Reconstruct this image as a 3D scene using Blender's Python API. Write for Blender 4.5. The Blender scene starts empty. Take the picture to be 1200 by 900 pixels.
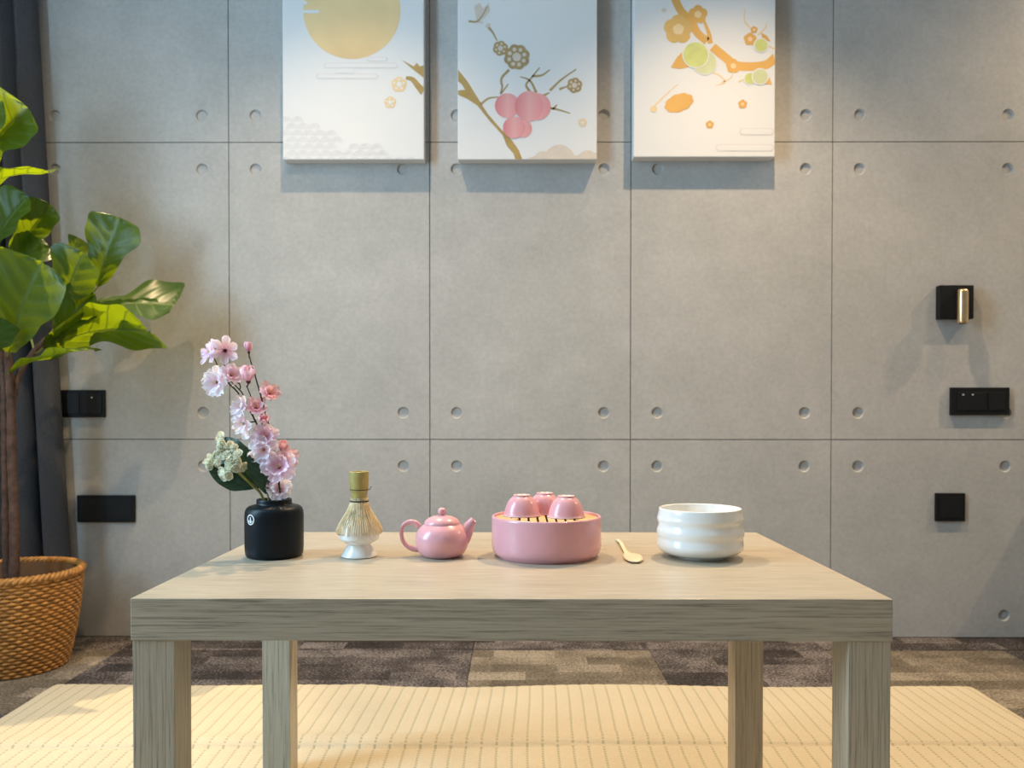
import bpy, bmesh, math, random
from mathutils import Vector, Matrix
random.seed(7)
PI = math.pi
S = bpy.context.scene
C = S.collection

# ------------------------------------------------------------------ camera
F_PX, SHIFT, PITCH, YAW, ROLL = 962.58, 48.47, -0.0130, 0.0040, 0.0003
CAM = Vector((0.005, 0.0, 0.6672))
TY = 0.9662            # front edge of the table
W = 2.4586             # face of the back wall
Fv = Vector((-math.sin(YAW)*math.cos(PITCH), math.cos(YAW)*math.cos(PITCH), math.sin(PITCH)))
Rv = Vector((math.cos(YAW), math.sin(YAW), 0.0))
Uv = Rv.cross(Fv)
Rv, Uv = Rv*math.cos(ROLL)+Uv*math.sin(ROLL), Uv*math.cos(ROLL)-Rv*math.sin(ROLL)
cam = bpy.data.cameras.new('camera')
cam.sensor_width = 36.0
cam.lens = F_PX*36.0/1200.0
cam.shift_y = SHIFT/1200.0
cam.clip_start = 0.02
cam.dof.use_dof = True
cam.dof.focus_distance = 1.13
cam.dof.aperture_fstop = 9.0
co = bpy.data.objects.new('camera', cam)
C.objects.link(co)
co.matrix_world = Matrix(((Rv.x, Uv.x, -Fv.x, CAM.x), (Rv.y, Uv.y, -Fv.y, CAM.y), (Rv.z, Uv.z, -Fv.z, CAM.z), (0, 0, 0, 1)))
S.camera = co

def ray(px, py):
    return (Fv*F_PX + Rv*(px-600.0) - Uv*(py-450.0-SHIFT)).normalized()
def at(px, py, Y):               # the point of a pixel's ray in the upright plane y = Y
    d = ray(px, py); return CAM + d*((Y-CAM.y)/d.y)
def on(px, py, z):               # the point of a pixel's ray on the level z
    d = ray(px, py); return CAM + d*((z-CAM.z)/d.z)

# ------------------------------------------------------------------ world, lights, exposure
S.view_settings.view_transform = 'Standard'
S.view_settings.look = 'None'
S.view_settings.gamma = 1.0
S.view_settings.use_curve_mapping = False
S.view_settings.exposure = -0.07
world = bpy.data.worlds.new('world'); S.world = world
world.use_nodes = True
world.node_tree.nodes['Background'].inputs[0].default_value = (0.62, 0.80, 1.0, 1)
world.node_tree.nodes['Background'].inputs[1].default_value = 1.0

WARM = (1.0, 0.715, 0.42)
def spot(loc, power, size=112, color=WARM, aim=(0, 0, -1), blend=0.9, rad=0.018):
    l = bpy.data.lights.new('ceiling_and_fill_spot', 'SPOT')
    l.energy = power; l.color = color; l.spot_size = math.radians(size); l.spot_blend = blend
    l.shadow_soft_size = rad
    o = bpy.data.objects.new('ceiling_and_fill_spot', l); C.objects.link(o)
    o.location = loc
    o.rotation_euler = Vector(aim).to_track_quat('-Z', 'Y').to_euler()
    return o
LY, LZ = W-0.50, 2.36          # hanging track of spotlights along the concrete wall
spot((-1.36, W-0.15, LZ), 185, 36, aim=(0.10, -0.24, -1), blend=0.6, rad=0.010)
spot((-0.46, LY, LZ), 114, 106, aim=(0, -0.18, -1), blend=1.0)
spot((0.62, LY, LZ), 146, 108, aim=(0, -0.15, -1), blend=1.0)
spot((1.75, LY, LZ), 30, 118, blend=1.0)
spot((2.61, LY, LZ), 110, 140, aim=(-0.2, 0.3, -1), blend=1.0)
spot((-0.60, 0.90, 2.58), 48, 58, aim=(-0.42, 1.0, -1.25), blend=1.0)     # turned towards the plant
spot((-0.3, -1.7, 2.58), 36, 140, blend=1.0)                             # this and the next: unseen fill lamps, added for bounce onto object fronts
spot((1.6, -1.2, 2.58), 36, 140, blend=1.0)
def area(loc, aim, sx, sy, power, color):
    l = bpy.data.lights.new('window_daylight', 'AREA'); l.shape = 'RECTANGLE'
    l.size = sx; l.size_y = sy; l.energy = power; l.color = color
    o = bpy.data.objects.new('window_daylight', l); C.objects.link(o)
    o.location = loc; o.rotation_euler = Vector(aim).to_track_quat('-Z', 'Y').to_euler()
    return o
area((-1.70, 0.80, 1.45), (1, 0, 0), 0.62, 1.5, 58, (0.50, 0.775, 1.0))

# ------------------------------------------------------------------ mesh helpers
def link(name, me, mat, parent=None):
    o = bpy.data.objects.new(name, me)
    C.objects.link(o)
    if mat is not None and not me.materials:
        me.materials.append(mat)
    if parent is not None:
        o.parent = parent
    return o
def mesh(name, verts, faces, mat, parent=None, smooth=False, loc=None):
    me = bpy.data.meshes.new(name)
    me.from_pydata([tuple(v) for v in verts], [], faces)
    me.update()
    if smooth:
        me.polygons.foreach_set('use_smooth', [True]*len(me.polygons))
    o = link(name, me, mat, parent)
    if loc is not None: o.location = loc
    return o
def frombm(name, bm, mat, parent=None, smooth=False, loc=None):
    me = bpy.data.meshes.new(name)
    bmesh.ops.recalc_face_normals(bm, faces=bm.faces)
    bm.to_mesh(me); bm.free()
    if smooth:
        me.polygons.foreach_set('use_smooth', [True]*len(me.polygons))
    o = link(name, me, mat, parent)
    if loc is not None: o.location = loc
    return o
def empty(name, loc, label=None, cat=None, group=None):
    o = bpy.data.objects.new(name, None); C.objects.link(o); o.location = loc
    o.empty_display_size = 0.05
    if label: tag(o, label, cat, group)
    return o
def tag(o, label=None, cat=None, group=None, kind=None):
    if label: o['label'] = label
    if cat: o['category'] = cat
    if group: o['group'] = group
    if kind: o['kind'] = kind
    return o
def box_bm(x0, x1, y0, y1, z0, z1, bev=0.0, seg=2, bm=None):
    own = bmesh.new()
    r = bmesh.ops.create_cube(own, size=1.0)
    for v in own.verts:
        v.co = Vector((x0+(v.co.x+.5)*(x1-x0), y0+(v.co.y+.5)*(y1-y0), z0+(v.co.z+.5)*(z1-z0)))
    if bev > 0:
        bmesh.ops.bevel(own, geom=list(own.edges), offset=bev, segments=seg, profile=0.5, affect='EDGES')
    if bm is None: return own
    me = bpy.data.meshes.new('tmp'); own.to_mesh(me); own.free(); bm.from_mesh(me); bpy.data.meshes.remove(me)
    return bm
def box(name, x0, x1, y0, y1, z0, z1, mat, parent=None, bev=0.0, loc=None, smooth=False):
    return frombm(name, box_bm(x0, x1, y0, y1, z0, z1, bev), mat, parent, smooth, loc)
def lathe_geo(prof, seg=64, mod=None):
    vs, fs = [], []
    n = len(prof)
    for i, (r, z) in enumerate(prof):
        for k in range(seg):
            a = 2*PI*k/seg
            rr = r if mod is None else mod(r, z, a, i)
            vs.append((rr*math.cos(a), rr*math.sin(a), z))
    for i in range(n-1):
        for k in range(seg):
            k2 = (k+1) % seg
            fs.append((i*seg+k, i*seg+k2, (i+1)*seg+k2, (i+1)*seg+k))
    if prof[0][0] > 1e-6: fs.append(tuple(range(seg-1, -1, -1)))
    if prof[-1][0] > 1e-6: fs.append(tuple((n-1)*seg+k for k in range(seg)))
    return vs, fs
def lathe(name, prof, mat, parent=None, seg=64, mod=None, loc=None, smooth=True):
    vs, fs = lathe_geo(prof, seg, mod)
    o = mesh(name, vs, fs, mat, parent, smooth, loc)
    return o
def crv(pts, n):                 # Catmull-Rom through the points
    pts = [Vector(p) for p in pts]
    out = []
    P = [2*pts[0]-pts[1]] + pts + [2*pts[-1]-pts[-2]]
    m = len(pts)-1
    for j in range(n+1):
        t = j/n*m; i = min(int(t), m-1); u = t-i
        a, b, c, d = P[i], P[i+1], P[i+2], P[i+3]
        out.append(0.5*((2*b)+(c-a)*u+(2*a-5*b+4*c-d)*u*u+(3*b-a-3*c+d)*u**3))
    return out
def crv1(vals, n):
    return [v.x for v in crv([(a, 0, 0) for a in vals], n)]
def tube_geo(pts, rad, seg=8, vs=None, fs=None, closed=False, flat=1.0, ref=None):
    vs = [] if vs is None else vs; fs = [] if fs is None else fs
    b0 = len(vs); n = len(pts)
    ref = Vector(ref) if ref else None
    nrm = None
    for i, p in enumerate(pts):
        if closed: t = (pts[(i+1) % n]-pts[i-1]).normalized()
        else: t = (pts[min(i+1, n-1)]-pts[max(i-1, 0)]).normalized()
        if ref is not None: nrm = (ref - t*ref.dot(t)).normalized()
        elif nrm is None:
            nrm = t.orthogonal().normalized()
        else:
            nrm = (nrm - t*nrm.dot(t)).normalized()
        bi = t.cross(nrm)
        r = rad[i] if isinstance(rad, (list, tuple)) else rad
        for k in range(seg):
            a = 2*PI*k/seg
            vs.append(p + nrm*(r*math.cos(a)*flat) + bi*(r*math.sin(a)))
    rng = n if closed else n-1
    for i in range(rng):
        j = (i+1) % n
        for k in range(seg):
            k2 = (k+1) % seg
            fs.append((b0+i*seg+k, b0+i*seg+k2, b0+j*seg+k2, b0+j*seg+k))
    if not closed:
        fs.append(tuple(b0+k for k in range(seg-1, -1, -1)))
        fs.append(tuple(b0+(n-1)*seg+k for k in range(seg)))
    return vs, fs
def tube(name, pts, rad, mat, parent=None, seg=8, flat=1.0, ref=None, closed=False):
    vs, fs = tube_geo(pts, rad, seg, flat=flat, ref=ref, closed=closed)
    return mesh(name, vs, fs, mat, parent, True)
def copy_tree(o, parent=None):
    c = o.copy(); C.objects.link(c); c.parent = parent
    for ch in list(o.children): copy_tree(ch, c)
    return c

# ------------------------------------------------------------------ materials
def nm(name):
    m = bpy.data.materials.new(name); m.use_nodes = True
    nt = m.node_tree
    return m, nt, nt.nodes['Principled BSDF']
def node(nt, t, **kw):
    n = nt.nodes.new(t)
    for k, v in kw.items():
        if isinstance(k, str) and k.startswith('i_'): n.inputs[k[2:]].default_value = v
        else: setattr(n, k, v)
    return n
def ramp(nt, fac, stops):
    r = nt.nodes.new('ShaderNodeValToRGB')
    e = r.color_ramp.elements
    while len(e) < len(stops): e.new(0.5)
    for q, (p, c) in zip(e, stops):
        q.position = p; q.color = (c[0], c[1], c[2], 1) if not isinstance(c, (int, float)) else (c, c, c, 1)
    nt.links.new(fac, r.inputs[0])
    return r.outputs[0]
def mth(nt, op, a, b=None, c=None):
    n = nt.nodes.new('ShaderNodeMath'); n.operation = op
    for i, v in enumerate((a, b, c)):
        if v is None: continue
        if isinstance(v, (int, float)): n.inputs[i].default_value = v
        else: nt.links.new(v, n.inputs[i])
    return n.outputs[0]
def mixc(nt, fac, a, b, mode='MIX'):
    n = nt.nodes.new('ShaderNodeMix'); n.data_type = 'RGBA'; n.blend_type = mode
    for s, v in ((0, fac), (6, a), (7, b)):
        if isinstance(v, (int, float)): n.inputs[s].default_value = v
        elif isinstance(v, tuple): n.inputs[s].default_value = (v[0], v[1], v[2], 1)
        else: nt.links.new(v, n.inputs[s])
    return n.outputs[2]
def noise(nt, vec, scale, detail=3, rough=0.5, dim='3D'):
    n = nt.nodes.new('ShaderNodeTexNoise'); n.inputs['Scale'].default_value = scale
    n.inputs['Detail'].default_value = detail; n.inputs['Roughness'].default_value = rough
    if vec is not None: nt.links.new(vec, n.inputs['Vector'])
    return n.outputs[0]
def coord(nt, which='Object', scale=None):
    t = nt.nodes.new('ShaderNodeTexCoord').outputs[which]
    if scale is None: return t
    m = nt.nodes.new('ShaderNodeMapping'); nt.links.new(t, m.inputs[0])
    m.inputs['Scale'].default_value = scale
    return m.outputs[0]
def bump(nt, b, h, strength=0.3, dist=0.002):
    n = nt.nodes.new('ShaderNodeBump'); n.inputs['Strength'].default_value = strength
    n.inputs['Distance'].default_value = dist
    nt.links.new(h, n.inputs['Height']); nt.links.new(n.outputs[0], b.inputs['Normal'])
def simple(name, col, rough=0.5, metal=0.0, var=0.06, scale=40, coat=0.0, spec=None, bmp=0.0):
    m, nt, b = nm(name)
    v = coord(nt)
    n = noise(nt, v, scale, 3)
    lo = tuple(max(0, c*(1-var)) for c in col); hi = tuple(min(1, c*(1+var)) for c in col)
    nt.links.new(ramp(nt, n, [(0.3, lo), (0.7, hi)]), b.inputs['Base Color'])
    b.inputs['Roughness'].default_value = rough; b.inputs['Metallic'].default_value = metal
    b.inputs['Coat Weight'].default_value = coat
    b.inputs['Coat Roughness'].default_value = 0.12
    if spec is not None: b.inputs['Specular IOR Level'].default_value = spec
    if bmp > 0: bump(nt, b, n, bmp, 0.001)
    return m

def concrete():
    m, nt, b = nm('concrete')
    geo = nt.nodes.new('ShaderNodeNewGeometry').outputs['Position']
    n1 = noise(nt, geo, 3.0, 5, 0.6); n2 = noise(nt, geo, 70, 4, 0.7); n3 = noise(nt, geo, 14, 4, 0.6)
    c = ramp(nt, n1, [(0.25, (0.39, 0.385, 0.37)), (0.75, (0.47, 0.46, 0.445))])
    c = mixc(nt, 1.0, c, ramp(nt, n2, [(0.3, 0.90), (0.7, 1.06)]), 'MULTIPLY')
    c = mixc(nt, 1.0, c, ramp(nt, n3, [(0.25, 0.93), (0.75, 1.05)]), 'MULTIPLY')
    nt.links.new(c, b.inputs['Base Color'])
    b.inputs['Roughness'].default_value = 0.85
    b.inputs['Specular IOR Level'].default_value = 0.25
    bump(nt, b, n2, 0.06, 0.001)
    return m
def wood(name, axis, stops, rough=0.36, gscale=1.0):
    m, nt, b = nm(name)
    sc = [28*gscale]*3; sc[axis] = 1.6*gscale
    v = coord(nt, 'Object', tuple(sc))
    sc2 = [540*gscale]*3; sc2[axis] = 12*gscale
    v2 = coord(nt, 'Object', tuple(sc2))
    n1 = noise(nt, v, 1.0, 4, 0.6); n2 = noise(nt, v2, 1.0, 3, 0.65)
    f = mth(nt, 'ADD', mth(nt, 'MULTIPLY', n1, 0.16), mth(nt, 'MULTIPLY', n2, 0.84))
    c = ramp(nt, f, stops)
    nt.links.new(c, b.inputs['Base Color'])
    b.inputs['Roughness'].default_value = rough
    bump(nt, b, n2, 0.25, 0.0006)
    return m
OAK = [(0.33, (0.23, 0.195, 0.145)), (0.44, (0.42, 0.36, 0.27)), (0.53, (0.50, 0.435, 0.33)), (0.68, (0.58, 0.51, 0.395))]
M = {}
M['concrete'] = concrete()
M['joint'] = simple('joint_shadow_gap', (0.27, 0.265, 0.255), 0.9, var=0.1)
M['oak_x'] = wood('oak_grain_along_x', 0, OAK)
M['oak_z'] = wood('oak_grain_along_z', 2, OAK)
M['plaster'] = simple('white_plaster', (0.74, 0.74, 0.73), 0.9, var=0.03, scale=8)
M['frame_dark'] = simple('dark_window_frame', (0.05, 0.05, 0.055), 0.4)
M['black_plastic'] = simple('black_plastic', (0.006, 0.007, 0.008), 0.5, var=0.15, spec=0.25)
M['black_key'] = simple('black_key', (0.009, 0.010, 0.011), 0.45, var=0.1, spec=0.25)
M['black_hole'] = simple('black_hole', (0.003, 0.003, 0.003), 0.8)
M['brass'] = simple('brushed_brass', (0.78, 0.55, 0.30), 0.28, metal=1.0)
M['white_ceramic'] = simple('white_ceramic', (0.87, 0.87, 0.84), 0.22, var=0.02, coat=0.4)
M['pink_ceramic'] = simple('pink_ceramic', (0.76, 0.385, 0.43), 0.30, var=0.03, coat=0.25)
M['pink_rim'] = simple('pale_pink_glaze_edge', (0.80, 0.55, 0.54), 0.3, var=0.03)
M['bamboo'] = simple('bamboo_board', (0.66, 0.45, 0.20), 0.45, var=0.15, scale=60)
M['vase_black'] = simple('matt_navy_black', (0.004, 0.008, 0.012), 0.40, var=0.1, spec=0.22)
M['print_white'] = simple('white_print', (0.75, 0.76, 0.77), 0.5, var=0.02)

# ------------------------------------------------------------------ the room shell
XL, XR, YB, ZC = -1.72, 3.60, -2.60, 2.65
floor = tag(box('floor', XL-0.1, XR+0.1, YB-0.1, W+0.2, -0.12, -0.006, M['joint']), kind='structure')
tag(box('ceiling', XL-0.1, XR+0.1, YB-0.1, W+0.2, ZC, ZC+0.1, M['plaster']), kind='structure')
tag(box('wall_right', XR, XR+0.1, YB, W, 0, ZC, M['plaster']), kind='structure')
tag(box('wall_rear', XL, XR, YB-0.1, YB, 0, ZC, M['plaster']), kind='structure')
# left wall with its window opening
WY0, WY1, WZ0, WZ1 = 0.48, 1.12, 0.66, 2.24
bm = bmesh.new()
box_bm(XL-0.1, XL, YB, WY0, 0, ZC, bm=bm); box_bm(XL-0.1, XL, WY1, W, 0, ZC, bm=bm)
box_bm(XL-0.1, XL, WY0, WY1, 0, WZ0, bm=bm); box_bm(XL-0.1, XL, WY0, WY1, WZ1, ZC, bm=bm)
tag(frombm('wall_left', bm, M['plaster']), kind='structure')
bm = bmesh.new()
for a in ((WY0, WY0+.015, WZ0, WZ1), (WY1-.015, WY1, WZ0, WZ1), (WY0, WY1, WZ0, WZ0+.015), (WY0, WY1, WZ1-.015, WZ1)):
    box_bm(XL-0.09, XL+0.02, a[0], a[1], a[2], a[3], bm=bm)
tag(frombm('window_1', bm, M['frame_dark']), kind='structure')

# back wall of concrete panels with recessed joints and tie holes
wall = tag(box('wall_back', XL, XR, W+0.007, W+0.15, 0, ZC, M['joint']), kind='structure')
X0, ZJ, PH = -0.8508, 0.593, 0.8864
def panel_mesh(w, h, zlo):
    """front at y=0 going back to +y; four round tie holes"""
    g = 0.0013; hr = 0.0175; ho = 0.080; dp = 0.0062
    vs, fs = [], []
    def v(x, y, z): vs.append((x, y, z)); return len(vs)-1
    cell = 0.032
    xs = [g, ho-cell, ho+cell, w-ho-cell, w-ho+cell, w-g]
    zs = [g, zlo-cell, zlo+cell, h-ho-cell, h-ho+cell, h-g]
    for i in range(5):
        for j in range(5):
            xa, xb, za, zb = xs[i], xs[i+1], zs[j], zs[j+1]
            if i in (1, 3) and j in (1, 3):
                cx, cz = (xa+xb)/2, (za+zb)/2; n = 24
                o_, r_, b_ = [], [], []
                for k in range(n):
                    a = 2*PI*k/n; c_, s_ = math.cos(a), math.sin(a); q = cell/max(abs(c_), abs(s_))
                    o_.append(v(cx+q*c_, 0, cz+q*s_)); r_.append(v(cx+hr*c_, 0, cz+hr*s_))
                    b_.append(v(cx+hr*.82*c_, dp, cz+hr*.82*s_))
                for k in range(n):
                    k2 = (k+1) % n
                    fs.append((o_[k], o_[k2], r_[k2], r_[k])); fs.append((r_[k], r_[k2], b_[k2], b_[k]))
                fs.append(tuple(b_))
            else:
                fs.append((v(xa, 0, za), v(xb, 0, za), v(xb, 0, zb), v(xa, 0, zb)))
    t = 0.0065
    a = [v(g, 0, g), v(w-g, 0, g), v(w-g, 0, h-g), v(g, 0, h-g)]; b = [v(g, t, g), v(w-g, t, g), v(w-g, t, h-g), v(g, t, h-g)]
    for k in range(4):
        k2 = (k+1) % 4; fs.append((a[k], b[k], b[k2], a[k2]))
    bm = bmesh.new()
    bv = [bm.verts.new(q) for q in vs]
    for f in fs:
        bm.faces.new([bv[i] for i in f])
    bmesh.ops.remove_doubles(bm, verts=bm.verts, dist=1e-5)
    bmesh.ops.recalc_face_normals(bm, faces=bm.faces)
    me = bpy.data.meshes.new('concrete_panel'); bm.to_mesh(me); bm.free()
    me.materials.append(M['concrete'])
    # normals must look into the room
    if sum(p.normal.y*p.area for p in me.polygons) > 0: me.flip_normals()
    return me
rows = [(0.0, ZJ, 0.066), (ZJ, PH, 0.08), (ZJ+PH, ZC-ZJ-PH, 0.08)]
for z, h, zlo in rows:
    me = panel_mesh(0.6, h, zlo)
    for k in range(-1, 7):
        o = link('concrete_panel', me, None, wall); o.location = (X0+0.6*k, W, z)
    mw = panel_mesh(X0-0.6-XL, h, zlo) if (X0-0.6-XL) > 0.3 else None
    if mw is None:
        box('concrete_panel', XL, X0-0.6-0.0016, W, W+0.0065, z+.0016, z+h-.0016, M['concrete'], wall)

# carpet tiles
def carpet(name, stops):
    m, nt, b = nm(name)
    info = nt.nodes.new('ShaderNodeObjectInfo')
    geo = nt.nodes.new('ShaderNodeNewGeometry').outputs['Position']
    add = nt.nodes.new('ShaderNodeVectorMath'); add.operation = 'MULTIPLY_ADD'
    nt.links.new(geo, add.inputs[0]); add.inputs[1].default_value = (1, 1, 1)
    nt.links.new(info.outputs['Location'], add.inputs[2])
    br = nt.nodes.new('ShaderNodeTexBrick'); nt.links.new(add.outputs[0], br.inputs['Vector'])
    br.inputs['Scale'].default_value = 6.5; br.inputs['Mortar Size'].default_value = 0.0
    br.inputs['Brick Width'].default_value = 1.1; br.inputs['Row Height'].default_value = 0.42
    br.inputs['Color1'].default_value = (0, 0, 0, 1); br.inputs['Color2'].default_value = (1, 1, 1, 1)
    n = noise(nt, geo, 150, 3, 0.75); n2 = noise(nt, geo, 9, 3, 0.6)
    f = mth(nt, 'ADD', mth(nt, 'MULTIPLY', n, 0.62), mth(nt, 'ADD', mth(nt, 'MULTIPLY', br.outputs[0], 0.13), mth(nt, 'MULTIPLY', n2, 0.25)))
    nt.links.new(ramp(nt, f, stops), b.inputs['Base Color'])
    b.inputs['Roughness'].default_value = 0.95; b.inputs['Specular IOR Level'].default_value = 0.1
    bump(nt, b, n, 1.0, 0.008)
    return m
M['carpet_dark'] = carpet('dark_carpet', [(0.36, (0.024, 0.021, 0.021)), (0.50, (0.078, 0.068, 0.067)), (0.60, (0.30, 0.265, 0.255))])
M['carpet_light'] = carpet('light_carpet', [(0.36, (0.085, 0.07, 0.055)), (0.50, (0.21, 0.18, 0.14)), (0.62, (0.46, 0.40, 0.32))])
tx0 = -0.115
def tile(x, y, y1, light):
    bm = box_bm(0.0006, 0.4994, 0.0006, y1-y-0.0006, -0.006, 0.0, 0.0012, 1)
    o = frombm('carpet_tile', bm, M['carpet_light'] if light else M['carpet_dark'], floor)
    o.location = (x, y, 0); return o
for j, (ya, yb) in enumerate(((0.82, 1.32), (1.32, 1.82), (1.82, 2.32), (2.32, W))):
    for k in range(-3, 7):
        light = (j == 2 and k in (-3, 0, 2)) or (j == 1 and k in (-2, 1, 4)) or (j == 0 and k in (0, 3, -3)) or (j == 2 and k == 5)
        tile(tx0+0.5*k, ya, yb, light)

# ------------------------------------------------------------------ coffee table
MATZ = 0.010
table = empty('coffee_table', (0, TY+0.275, 0), 'pale oak coffee table with square legs standing on the cream mat', 'table')
box('table_top', -0.45, 0.45, -0.275, 0.275, 0.400, 0.450, M['oak_x'], table, bev=0.0009)
for sx in (-1, 1):
    for sy in (-1, 1):
        cx, cy = sx*(0.45-0.0265), sy*(0.275-0.0265)
        o = box('leg', -0.025, 0.025, -0.025, 0.025, 0, 0.400-MATZ, M['oak_z'], table, bev=0.0009)
        o.location = (cx, cy, MATZ)

# ------------------------------------------------------------------ quilted mat
def matmat():
    m, nt, b = nm('cream_quilted_cotton')
    uv = nt.nodes.new('ShaderNodeUVMap'); uv.uv_map = 'UVMap'
    sep = nt.nodes.new('ShaderNodeSeparateXYZ'); nt.links.new(uv.outputs[0], sep.inputs[0])
    u, v = sep.outputs[0], sep.outputs[1]          # u counts the rows of stitching, v metres along them
    fu = mth(nt, 'ABSOLUTE', mth(nt, 'SUBTRACT', mth(nt, 'FRACT', u), 0.5))
    line = mth(nt, 'LESS_THAN', fu, 0.08)
    dash = mth(nt, 'LESS_THAN', mth(nt, 'FRACT', mth(nt, 'MULTIPLY', v, 95.0)), 0.68)
    inside = mth(nt, 'GREATER_THAN', v, 0.018)
    st = mth(nt, 'MULTIPLY', mth(nt, 'MULTIPLY', line, dash), inside)
    geo = coord(nt)
    n = noise(nt, geo, 260, 3, 0.6); n2 = noise(nt, geo, 5, 3)
    base = ramp(nt, mth(nt, 'ADD', mth(nt, 'MULTIPLY', n, .6), mth(nt, 'MULTIPLY', n2, .4)), [(0.3, (0.50, 0.435, 0.31)), (0.7, (0.60, 0.53, 0.39))])
    c = mixc(nt, mth(nt, 'MULTIPLY', st, 0.7), base, (0.30, 0.29, 0.20))
    nt.links.new(c, b.inputs['Base Color'])
    b.inputs['Roughness'].default_value = 0.9; b.inputs['Specular IOR Level'].default_value = 0.15
    bump(nt, b, n, 0.35, 0.002)
    return m
M['mat'] = matmat()
ML, MR = on(60, 804, MATZ), on(1135, 801, MATZ)
def make_mat():
    x0, x1 = ML.x, MR.x; yb = (ML.y+MR.y)/2; yf = 0.55
    nx, ny = 454, 240
    pitch = 0.0302
    vs, fs, uvs = [], [], []
    random.seed(3)
    for j in range(ny+1):
        t = j/ny; y = yb-(yb-yf)*(t**1.25)
        for i in range(nx+1):
            s = i/nx; x = x0+(x1-x0)*s
            wob = 0.006*math.sin(x*5.1+y*3)+0.004*math.sin(x*11.7-y*6)
            u = (x-0.006*math.sin(y*7+x*2)-x0-0.02)/pitch
            fr = abs((u % 1.0)-0.5)
            groove = -0.0013*math.exp(-(fr/0.13)**2)
            wave = 0.0022*(1+math.sin(x*9.0+1.3*math.sin(y*5)))*math.exp(-(y-yb)**2/0.02)
            # cross seam and the soft fold beside it
            ys = 1.622+0.012*math.sin(x*2.3)+0.004*math.sin(x*9)
            seam = -0.0075*math.exp(-((y-ys)/0.0055)**2)+0.010*math.exp(-((y-ys-0.035)/0.03)**2)*(0.6+0.4*math.sin(x*3+2))
            edge = min(s, 1-s)*(x1-x0)
            ed = -0.006*math.exp(-edge/0.006)
            eb = -0.006*math.exp(-(yb-y)/0.006)
            z = MATZ+groove+wave+seam+ed+eb
            bx = 0.010*math.exp(-((x+0.36)/0.05)**2)+0.004*math.sin(x*6)
            yy = y+(bx+wob*0.4)*math.exp(-(yb-y)/0.08)
            vs.append((x, yy, max(z, 0.0012))); uvs.append((u, yb-y))
    for j in range(ny):
        for i in range(nx):
            a = j*(nx+1)+i
            fs.append((a, a+nx+1, a+nx+2, a+1))
    # hem down to the carpet
    n0 = len(vs)
    ring = [i for i in range(nx+1)]+[j*(nx+1)+nx for j in range(1, ny+1)]+[ny*(nx+1)+i for i in range(nx-1, -1, -1)]+[j*(nx+1) for j in range(ny-1, 0, -1)]
    for r in ring:
        vs.append((vs[r][0], vs[r][1], 0.0003)); uvs.append((uvs[r][0], -1))
    for k in range(len(ring)):
        k2 = (k+1) % len(ring)
        fs.append((ring[k], ring[k2], n0+k2, n0+k))
    o = mesh('floor_mat', vs, fs, M['mat'], smooth=True)
    uvl = o.data.uv_layers.new(name='UVMap')
    idx = [0]*len(o.data.loops); o.data.loops.foreach_get('vertex_index', idx)
    flat = []
    for i in idx: flat += uvs[i]
    uvl.data.foreach_set('uv', flat)
    tag(o, 'cream quilted cotton floor mat with dashed stitching under the table', 'mat')
make_mat()

# ------------------------------------------------------------------ curtain in the corner
M['curtain'] = simple('slate_curtain', (0.058, 0.062, 0.076), 0.85, var=0.15, scale=200, bmp=0.2)
def make_curtain():
    yc = 2.40
    xt = at(37, 0, yc); xb = at(80, 745, yc)
    z0, z1 = 0.012, 2.60
    nu, nz = 110, 40
    vs, fs = [], []
    for j in range(nz+1):
        z = z0+(z1-z0)*j/nz
        xr = xb.x+(xt.x-xb.x)*(z-xb.z)/(xt.z-xb.z)
        for i in range(nu+1):
            u = i/nu
            x = xr+(XL+0.02-xr)*u
            ph = 2*PI*5.2*u
            y = yc+0.032*math.cos(ph+0.5+0.25*math.sin(z*2))+0.008*math.cos(ph*0.5+z)
            x += 0.008*math.sin(2*ph)
            vs.append((min(x, xr), min(y, W-0.012), z))
    for j in range(nz):
        for i in range(nu):
            a = j*(nu+1)+i; fs.append((a, a+1, a+nu+2, a+nu+1))
    o = mesh('curtain', vs, fs, M['curtain'], smooth=True)
    md = o.modifiers.new('thickness', 'SOLIDIFY'); md.thickness = 0.003
    tag(o, 'dark slate grey curtain gathered in the corner behind the plant', 'curtain')
make_curtain()

# ------------------------------------------------------------------ switch and socket plates, wall lamp
def plate(px0, px1, py0, py1, depth, label, cat, name):
    a = at(px0, py1, W-depth); b = at(px1, py0, W-depth)
    w, h = b.x-a.x, b.z-a.z
    t = empty(name, ((a.x+b.x)/2, W, a.z), label, cat)
    box('cover_plate', -w/2, w/2, -depth, 0, 0, h, M['black_plastic'], t, bev=0.0015)
    return t, w, h, depth
t, w, h, d = plate(67.5, 122.5, 457, 489, 0.009, 'black two-gang switch plate on the concrete wall just above a panel joint, beside the plant', 'switch', 'switch_plate')
for k in (-1, 1):
    o = box('rocker_key', k*w*.24-w*.205, k*w*.24+w*.205, -d-.003, -d, h*.12, h*.88, M['black_key'], t, bev=0.001)
    box('indicator', k*w*.24-.002, k*w*.24+.002, -d-.0034, -d-.003, h*.70, h*.70+.004, M['print_white'], o) if k == 1 else None
def socket(t, w, h, d, centers, sw):
    for c in centers:
        o = box('socket_face', c-sw/2, c+sw/2, -d-.0015, -d, h*.13, h*.87, M['black_key'], t, bev=0.0006)
        for dx, dz in ((-.009, .006), (.009, .006), (0, -.009)):
            box('pin_slot', c+dx-.0012, c+dx+.0012, -d-.0019, -d-.0014, h/2+dz-.004, h/2+dz+.004, M['black_hole'], o)
t, w, h, d = plate(90, 157.5, 580.5, 612, 0.009, 'long black socket plate low on the wall between the plant basket and table', 'socket', 'socket_plate')
socket(t, w, h, d, (-w*.24, w*.24), w*.42)
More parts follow.
